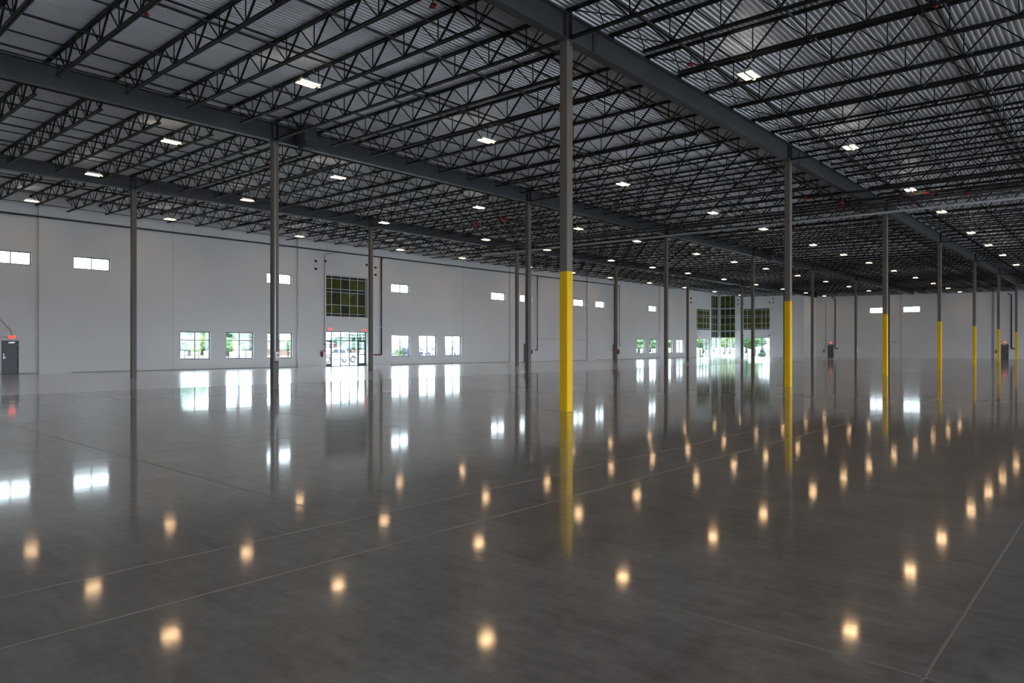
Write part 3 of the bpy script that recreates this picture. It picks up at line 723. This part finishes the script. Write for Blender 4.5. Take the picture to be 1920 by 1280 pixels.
def far_riser(v, z0, z1, r, label, foot=-0.6):
    t = thing('pipe_riser', label, 'pipe', P(UF - 0.085, v, z0))
    s = 1
    smooth(MB().tube([(0, 0, 0.1), (0, 0, z1 - z0), (-0.5, 0, z1 - z0 + 0.25)], r, 8).build('pipe_run', M['pipe'], t))
    smooth(MB().tube([(0, 0, 0.12), (0.03, 0, 0.03), (0.12, 0, 0)], r * 1.2, 8).build('elbow', M['pipe'], t))
    smooth(MB().tube([(0.12, 0, 0), (-foot, 0, 0)], r, 8).build('foot_pipe', M['pipe'], t))
far_riser(37.75, 1.45, 10.0, 0.07, 'black pipe drop right of the left far-wall door')
far_riser(13.25, 1.5, 9.4, 0.07, 'black pipe drop right of the right far-wall door')
t = thing('pipe_riser', 'thin conduit left of the left far-wall door', 'pipe', P(UF - 0.06, 39.25, 1.8))
MB().tube([(0, 0, 0), (0, 0, 7.6)], 0.035, 6).build('pipe_run', M['caulk'], t)
MB().box(-0.06, 0.06, -0.04, 0.04, -0.1, 0.06).box(-0.16, -0.04, -0.04, 0.04, -0.5, -0.36).box(-0.06, 0.06, -0.04, 0.04, -0.78, -0.66).build('pull_box', M['black'], t)
t = thing('wall_conduit', 'thin horizontal conduit ending at a small box on the far wall', 'pipe', P(UF - 0.04, 28.6, 2.55))
MB().tube([(0, 0, 0), (-9.0, 0, 0.02)], 0.02, 6).build('conduit', M['caulk'], t)
MB().box(-0.16, 0.2, -0.1, 0.03, -0.12, 0.08).build('junction_box', M['grey_pipe'], t)
t = thing('wall_conduit', 'thin horizontal conduit on the wall behind the yellow column', 'pipe', P(62.0, VW - 0.05, 2.65))
MB().tube([(0, 0, 0), (0, 10.8, 0)], 0.02, 6).build('conduit', M['caulk'], t)
t = thing('wall_conduit', 'thin slanting conduit running to the exit sign at left', 'pipe', P(11.6, VW - 0.05, 2.6))
MB().tube([(0, 0.09, -0.22), (0, 0.09, 0.1), (0, -1.1, 1.55)], 0.025, 6).tube([(0, 0, -0.28), (0, -1.2, -0.28)], 0.02, 6).build('conduit', M['caulk'], t)

def text_mesh(txt, size, m):
    cu = bpy.data.curves.new('letters', 'FONT'); cu.body = txt; cu.size = size; cu.extrude = 0.004; cu.align_x = 'CENTER'; cu.align_y = 'CENTER'; cu.resolution_u = 2
    ob = bpy.data.objects.new('letters', cu); COL.objects.link(ob)
    dg = bpy.context.evaluated_depsgraph_get(); me = bpy.data.meshes.new_from_object(ob.evaluated_get(dg)); me.name = 'letters'
    bpy.data.objects.remove(ob); me.materials.clear(); me.materials.append(m); return me
EXIT_ME = text_mesh('EXIT', 0.19, M['exit'])
SIGN_BODY = MB().box(-0.17, 0.17, 0.012, 0.06, -0.11, 0.11).mesh('sign_body', M['white'])
SIGN_FACE = MB().box(-0.155, 0.155, 0.004, 0.012, -0.095, 0.095).mesh('sign_face', M['exit_face'])
def exit_sign(kind, plane, a, z, label):
    loc = (-plane + 0.06, a, z) if kind == 'v' else (-a, plane - 0.06, z)
    t = thing('exit_sign', label, 'exit sign', loc, 'exit signs', rz=math.pi / 2 if kind == 'v' else 0)
    place('sign_body', SIGN_BODY, t); place('sign_face', SIGN_FACE, t)
    place('letters', EXIT_ME, t, (0, 0, 0.0), (math.pi / 2, 0, 0))
exit_sign('v', VW, 11.72, 2.32, 'glowing red exit sign over the grey door at left')
exit_sign('v', VW - 0.25, 34.62, 3.26, 'glowing red exit sign over the left storefront door')
exit_sign('v', VW - 0.25, 38.22, 3.22, 'glowing red exit sign over the right storefront door')
exit_sign('u', UF, 38.45, 2.45, 'glowing red exit sign over the left far-wall door')
exit_sign('u', UF, 14.06, 2.45, 'glowing red exit sign over the right far-wall door')
exit_sign('v', VOUT, 111.5, 3.4, 'tiny red exit sign left of the far glass corner')
def extinguisher(loc, rz, label):
    t = thing('fire_extinguisher', label, 'fire extinguisher', loc, 'fire extinguishers', rz=rz)
    smooth(MB().tube([(0, 0, 0), (0, 0, 0.02), (0, 0, 0.38), (0, 0, 0.45), (0, 0, 0.47)], [0.07, 0.085, 0.085, 0.045, 0.03], 12).build('cylinder', M['red'], t))
    MB().tube([(0, 0, 0.47), (0, 0, 0.52)], 0.025, 8).box(-0.015, 0.015, -0.10, 0.03, 0.52, 0.545).box(-0.012, 0.012, -0.09, 0.02, 0.565, 0.58).build('valve_handle', M['black'], t)
    MB().tube([(0, -0.03, 0.5), (0.05, -0.1, 0.45), (0.07, -0.11, 0.3), (0.05, -0.1, 0.12)], 0.014, 6).build('hose', M['black'], t)
    MB().box(-0.03, 0.03, 0.085, 0.12, 0.1, 0.4).build('wall_hook', M['black'], t)
extinguisher((-VW + 0.25 + 0.12, 33.75, 0.85), -math.pi / 2 + math.pi, 'red fire extinguisher left of the storefront entrance')
extinguisher((-VW + 0.14, ray_v(995, VW), 0.9), math.pi / 2, 'red fire extinguisher right of a door, behind the yellow column')
extinguisher((-GIR['C'] + 0.25, Y0 + 3 * L + 0.1, 0.95), math.pi / 2, 'red fire extinguisher hung on a column left of the far windows')
extinguisher((-39.55, UF - 0.12, 0.75), 0, 'dark red fire extinguisher left of the left far-wall door')
extinguisher((-15.05, UF - 0.12, 0.8), 0, 'dark red fire extinguisher left of the right far-wall door')

# ------------------------------------------------------------------ switch boxes on columns
def switch_box(g, k, z, w, h, label, conduit=True):
    x = -GIR[g] + W / 2; y = Y0 + k * L
    t = thing('switch_box', label, 'electrical box', (x + 0.002, y, z), 'column switch boxes')
    MB().box(0.0, 0.11, -w / 2, w / 2, 0.12, h).build('box_body', M['box'], t)
    MB().box(0.11, 0.118, -w / 2 + 0.012, w / 2 - 0.012, 0.132, h - 0.012).build('cover', M['white'], t)
    MB().tube([(0.115, 0, h * 0.62), (0.15, 0, h * 0.62)], 0.03, 10).build('knob', M['black'], t)
    MB().box(0.0, 0.10, -w / 2 + 0.005, w / 2 - 0.005, 0.0, 0.115).build('outlet_box', M['box'], t)
    MB().box(0.02, 0.08, -0.04, 0.04, -0.05, 0.0).build('gland', M['black'], t)
    if conduit: MB().tube([(0.03, -0.06, h), (0.03, -0.06, zb(GIR[g]) - z - 0.05)], 0.014, 6).build('conduit', M['steel'], t)
switch_box('B', 0, 1.13, 0.21, 0.38, 'grey switch box with a dark knob on the nearest middle-row column')
switch_box('B', 3, 1.0, 0.24, 0.62, 'small switch box on the fourth middle-row column, before the glass', False)
switch_box('B', 5, 0.9, 0.3, 0.7, 'small dark box on the sixth middle-row column', False)

# air units hung by the girder
def air_unit(u, v, label):
    z = zb(v) - 0.12
    t = thing('air_unit', label, 'air unit', P(u, v, z), 'roof air units')
    MB().box(-0.33, 0.33, -0.26, 0.26, 0.22, 0.90).build('casing', M['duct'], t)
    sp = MB(); n = 0
    sp.extrude_y([(-0.33, 0.22), (0.33, 0.22), (0.46, -0.06), (-0.12, -0.06)], -0.26, 0.26)
    sp.build('outlet_hood', M['duct'], t)
    MB().box(-0.10, 0.44, -0.23, 0.23, -0.075, -0.055).build('outlet_grille', M['black'], t)
    for k in range(4): MB().box(0.33, 0.336, -0.21, 0.21, 0.34 + k * 0.13, 0.345 + k * 0.13).build('louvre', M['girder'], t)
    for x in (-0.3, 0.3):
        for y in (-0.24, 0.24): MB().box(x - 0.008, x + 0.008, y - 0.008, y + 0.008, 0.90, 0.94).build('hanger', M['pipe'], t)
air_unit(15.75, GIR['B'] - 0.62, 'dark box-shaped air unit beside the girder near the switch box column')
air_unit(ray_v(1443, GIR['B'] - 0.6), GIR['B'] - 0.62, 'far dark box-shaped air unit beside the middle girder')

# ------------------------------------------------------------------ outdoors
GZ = -0.12
struct(MB().box(-460, -VOUT - 0.25, -120, 500, GZ - 0.3, GZ).build('ground', M['lawn']), 'pale lawn outside the windows')
struct(MB().box(-55, 460, UF + 0.4, 500, GZ - 0.3, GZ).build('ground_end', M['paving']), 'pale paving outside the far end')
struct(MB().box(130, -VR + 0.3, -200, 300, GZ - 0.3, GZ).build('ground_dock', M['yard']), 'pale paving of the dock yard')
struct(MB().box(-60, 60, -200, UB - 0.35, GZ - 0.3, GZ).build('ground_back', M['yard']), 'pale paving behind the hall')
struct(MB().box(-90, -57.5, 33, 140, GZ, GZ + 0.03).build('parking_apron', M['paving']), 'pale concrete apron outside the storefront')
struct(MB().box(-128, -100, -80, 330, GZ, GZ + 0.02).build('street', M['paving']), 'pale street beyond the lawn')
def tree(name, u, v, h, w, trunk, m, seed, label, cat='tree', group=None, n=7, zb0=None, cone=False):
    t = thing(name, label, cat, P(u, v, GZ), group)
    rnd = random.Random(seed)
    MB().tube([(0, 0, 0), (0.03 * w, 0, trunk * 0.6), (0, 0.02 * w, trunk + 0.35 * (h - trunk))], [0.045 * w, 0.035 * w, 0.02 * w], 7).build('trunk', M['bark'], t)
    mb = MB()
    if cone:
        for i in range(n):
            f = i / (n - 1); r = w / 2 * (1 - 0.82 * f)
            mb.blob((rnd.uniform(-.05, .05) * w, rnd.uniform(-.05, .05) * w, trunk + (h - trunk) * (0.08 + 0.84 * f)), (r, r, (h - trunk) / n * 0.95), seed * 31 + i, 0.22)
    else:
        for i in range(n):
            a = rnd.uniform(0, 6.28); q = rnd.uniform(0.0, 0.30) * w; f = rnd.uniform(0.2, 0.8)
            r = w * rnd.uniform(0.22, 0.34)
            mb.blob((q * math.cos(a), q * math.sin(a), trunk + (h - trunk) * f), (r, r, r * 0.8 * min(1.5, (h - trunk) / w)), seed * 31 + i, 0.28)
    mb.build('crown', M[m], t)
    return t
# young trees and shrubs close to the wall
yt = [(372, 92, 3.6, 2.4, 1.1, 'leaf_lime', 'lime green young tree seen in the leftmost low window'), (346, 96, 3.4, 2.6, 1.2, 'leaf_copper', 'grey-green sparse young tree seen in the leftmost low window'),
      (428, 90, 3.4, 2.3, 1.2, 'leaf_mid', 'pale green young tree left of the utility pole'), (461, 95, 3.3, 2.4, 1.3, 'leaf_copper', 'dusky young tree right of the utility pole'),
      (540, 93, 3.0, 2.0, 1.2, 'leaf_mid', 'young tree seen in the low window by the switch box')]
for i, (px_, v, h, w, tk, m, lab) in enumerate(yt): tree('young_tree', ray_v(px_, v), v, h, w, tk, m, 10 + i, lab, group='young trees on the lawn')
rnd = random.Random(5)
bt = [(x, 134 + (i % 4) * 12) for i, x in enumerate((330, 354, 378, 402, 426, 450, 474, 500))] + [(656, 126), (670, 138), (684, 150)] + [(x, 106 + (i % 3) * 11) for i, x in enumerate((1196, 1206, 1218, 1232, 1250, 1268))] + [(1318, 100), (1338, 112)]
for i, (px_, v) in enumerate(bt):
    lab = 'broad green tree, %s, seen through %s' % ((ORD + ['last but two', 'last but one', 'last'])[i], 'the low windows at left' if i < 8 else 'the storefront entrance' if i < 11 else 'the far low windows' if i < 17 else 'the far corner storefront')
    tree('broad_tree', ray_v(px_, v), v, (rnd.uniform(9, 11) if i < 3 else rnd.uniform(5.0, 6.8)), rnd.uniform(8, 9.5), 1.2, ('leaf_dark', 'leaf_mid', 'leaf_dark', 'leaf_lime')[i % 4] if i < 11 else ('leaf_lime', 'leaf_lime', 'leaf_mid')[i % 3], 40 + i, lab, group='trees beyond the street', n=9)
def ray_u(px_, u): x = (px_ - 960) / FPX; return u * (SY - x * CY) / (CY + x * SY)
for i, (px_, u, m) in enumerate(((1358, 165, 'leaf_lime'), (1368, 178, 'leaf_mid'), (1380, 191, 'leaf_dark'), (1398, 206, 'leaf_mid'), (1412, 222, 'leaf_dark'))):
    tree('broad_tree', u, ray_u(px_, u), 9.5, 8.5, 1.4, m, 80 + i, 'leafy tree, %s from left, outside the far end glazing' % ORD[i], group='trees outside the far end', n=9)
tree('conifer', 128.5, ray_u(1429, 128.5), 2.1, 1.5, 0.15, 'leaf_dark', 91, 'dark conical fir outside the far right storefront', 'tree', cone=True)
tree('clipped_shrub', ray_v(744, 57.6), 57.6, 1.85, 1.15, 0.1, 'leaf_lime', 92, 'left of two conical green shrubs outside a low window', 'shrub', 'conical shrubs', n=6, cone=True)
tree('clipped_shrub', ray_v(755, 58.95), 58.95, 1.85, 1.05, 0.1, 'leaf_mid', 93, 'right of two conical green shrubs outside a low window', 'shrub', 'conical shrubs', n=6, cone=True)
for i, (px_, m, h, w) in enumerate(((798.6, 'leaf_purple', 1.28, 0.42), (805.5, 'leaf_purple', 1.36, 0.5), (810.5, 'leaf_copper', 1.3, 0.3), (837, 'leaf_purple', 1.36, 0.45), (844.5, 'leaf_lime', 1.2, 0.8), (853, 'leaf_purple', 1.3, 0.5), (860, 'leaf_lime', 1.2, 0.7))):
    kind = {'leaf_purple': 'violet flowering', 'leaf_copper': 'dusky', 'leaf_lime': 'lime green leafy'}[m]
    tree('flowering_plant', ray_v(px_, 57.2), 57.2, h, w, 0.3, m, 120 + i, '%s garden plant, %s from left outside the low windows right of the entrance' % (kind, ORD[i]), 'plant', 'garden plants outside', n=5)
# utility pole
t = thing('utility_pole', 'pale utility pole with a meter box outside the second low window', 'pole', P(ray_v(445, 75), 75, GZ))
smooth(MB().tube([(0, 0, 0), (0, 0, 9)], [0.16, 0.12], 10).build('pole', M['paving'], t))
MB().box(0.12, 0.42, -0.28, 0.28, 0.9, 2.0).build('meter_box', M['box'], t)
MB().box(-0.06, 0.06, -1.2, 1.2, 8.2, 8.36).build('cross_arm', M['bark'], t)
# brick houses
def house(u, v, wu, wv, h, label, wm):
    t = thing('house', label, 'house', P(u, v, GZ), 'houses beyond the street')
    MB().box(-wv / 2, wv / 2, -wu / 2, wu / 2, 0, h).build('house_walls', M[wm], t)
    n = MB(); n.v = [(-wv / 2 - .4, -wu / 2 - .4, h), (wv / 2 + .4, -wu / 2 - .4, h), (wv / 2 + .4, wu / 2 + .4, h), (-wv / 2 - .4, wu / 2 + .4, h), (0, -wu / 2 + 2, h + 1.3), (0, wu / 2 - 2, h + 1.3)]
    n.f = [(0, 1, 4), (1, 2, 5, 4), (2, 3, 5), (3, 0, 4, 5), (0, 3, 2, 1)]
    n.build('roof', M['roof_shingle'], t)
    k = int(wu // 3)
    for i in range(k):
        y = -wu / 2 + (i + 0.5) * wu / k
        w = MB().box(wv / 2, wv / 2 + 0.05, y - 0.6, y + 0.6, 0.9, 2.3).build('window', M['white'], t)
        MB().box(wv / 2 + 0.05, wv / 2 + 0.06, y - 0.5, y + 0.5, 1.0, 2.2).build('pane', M['car_glass'], w)
house(ray_v(622, 150), 150, 9, 8, 2.7, 'red brick house behind the pickup, seen through the entrance', 'brick')
house(ray_v(540, 140), 140, 7, 8, 3.2, 'red brick house seen in the low window by the switch box', 'brick')
house(ray_v(815, 128), 128, 26, 9, 1.9, 'long pale house behind the violet flowers, right of the entrance', 'paving')

# pickup truck
def wheel(t, x, y, r=0.36):
    w = smooth(MB().tube([(x - 0.11, y, r), (x - 0.09, y, r), (x + 0.09, y, r), (x + 0.11, y, r)], [r * 0.86, r, r, r * 0.86], 18).build('wheel', M['tyre'], t))
    MB().tube([(x + 0.105, y, r), (x + 0.125, y, r)], r * 0.62, 14).build('rim', M['rim'], w)
def pickup(u, v, label, body, cap=True):
    t = thing('pickup_truck', label, 'truck', P(u, v, GZ + 0.03))
    side = [(-2.75, 0.48), (-2.75, 0.86), (-2.6, 1.02), (-1.35, 1.10), (-0.72, 1.66), (0.75, 1.70), (0.98, 1.12), (2.65, 1.12), (2.7, 0.50)]
    mb = MB(); k = len(side)
    for x in (-0.92, 0.92): mb.v += [(x * (0.86 if z > 1.2 else 1), y, z) for y, z in side]
    mb.f = [tuple(range(k)), tuple(reversed(range(k, 2 * k)))] + [(i, k + i, k + (i + 1) % k, (i + 1) % k) for i in range(k)]
    mb.build('body', M[body], t)
    MB().bar((0.885, -0.98, 1.17), (0.835, -0.64, 1.55), 0.02, 0.02)
    g = MB(); g.v = [(0.925, -1.18, 1.14), (0.925, -0.22, 1.14), (0.82, -0.22, 1.56), (0.82, -0.72, 1.56), (0.90, -1.18, 1.14), (0.90, -0.22, 1.14), (0.79, -0.22, 1.56), (0.79, -0.72, 1.56)]
    g.f = [(0, 1, 2, 3), (7, 6, 5, 4), (0, 4, 5, 1), (1, 5, 6, 2), (2, 6, 7, 3), (3, 7, 4, 0)]; g.build('front_window', M['car_glass'], t)
    g = MB(); g.v = [(0.925, -0.12, 1.14), (0.925, 0.78, 1.14), (0.82, 0.62, 1.56), (0.82, -0.12, 1.56), (0.90, -0.12, 1.14), (0.90, 0.78, 1.14), (0.79, 0.62, 1.56), (0.79, -0.12, 1.56)]
    g.f = [(0, 1, 2, 3), (7, 6, 5, 4), (0, 4, 5, 1), (1, 5, 6, 2), (2, 6, 7, 3), (3, 7, 4, 0)]; g.build('rear_window', M['car_glass'], t)
    MB().box(0.90, 0.97, -1.25, 1.1, 0.36, 0.44).build('running_board', M['tyre'], t)
    MB().box(-0.9, 0.9, 2.68, 2.85, 0.42, 0.60).build('rear_bumper', M['rim'], t)
    MB().box(-0.9, 0.9, -2.92, -2.74, 0.40, 0.62).build('front_bumper', M['rim'], t)
    for y in (-1.72, 1.72):
        arch = [(y + 0.46 * math.cos(a), 0.36 + 0.46 * math.sin(a)) for a in np.linspace(0, math.pi, 9)]
        mm = MB(); kk = len(arch); mm.v = [(0.935, p, q) for p, q in arch] + [(0.90, p, q) for p, q in arch]
        mm.f = [tuple(range(kk)), tuple(reversed(range(kk, 2 * kk)))] + [(i, i + 1, kk + i + 1, kk + i) for i in range(kk - 1)]
        mm.build('wheel_arch', M['tyre'], t)
        for x in (-0.83, 0.86): wheel(t, x, y)
pickup((ray_v(614, 67.1) + ray_v(661.5, 67.1)) / 2, 68, 'white pickup truck parked outside the storefront entrance', 'truck')
pickup(ray_v(757, 74), 74, 'dark blue pickup parked behind the conical shrubs', 'truck_blue')

# ------------------------------------------------------------------ daylight portals in the openings
portal('v', VR - 0.3, -17.0, 120.5, 0.0, 4.8); portal('v', VR - 0.3, -17.0, 120.5, 6.2, 7.7)
for a, b, c, d in BACK: portal('u', UB - 0.3, a, b, c, d)
for i, (kind, plane, a0, a1, z0, z1) in enumerate(PORTALS):
    ld = bpy.data.lights.new('daylight_portal', 'AREA'); ld.shape = 'RECTANGLE'; ld.size = a1 - a0; ld.size_y = z1 - z0
    ld.cycles.is_portal = True
    o = bpy.data.objects.new('daylight_portal', ld); COL.objects.link(o)
    c = ((a0 + a1) / 2, (z0 + z1) / 2)
    if kind == 'v': o.location = (-plane, c[0], c[1]); n = Vector((1 if plane > 0 else -1, 0, 0))
    else: o.location = (-c[0], plane, c[1]); n = Vector((0, -1 if plane > 0 else 1, 0))
    o.rotation_euler = n.to_track_quat('-Z', 'Y').to_euler()
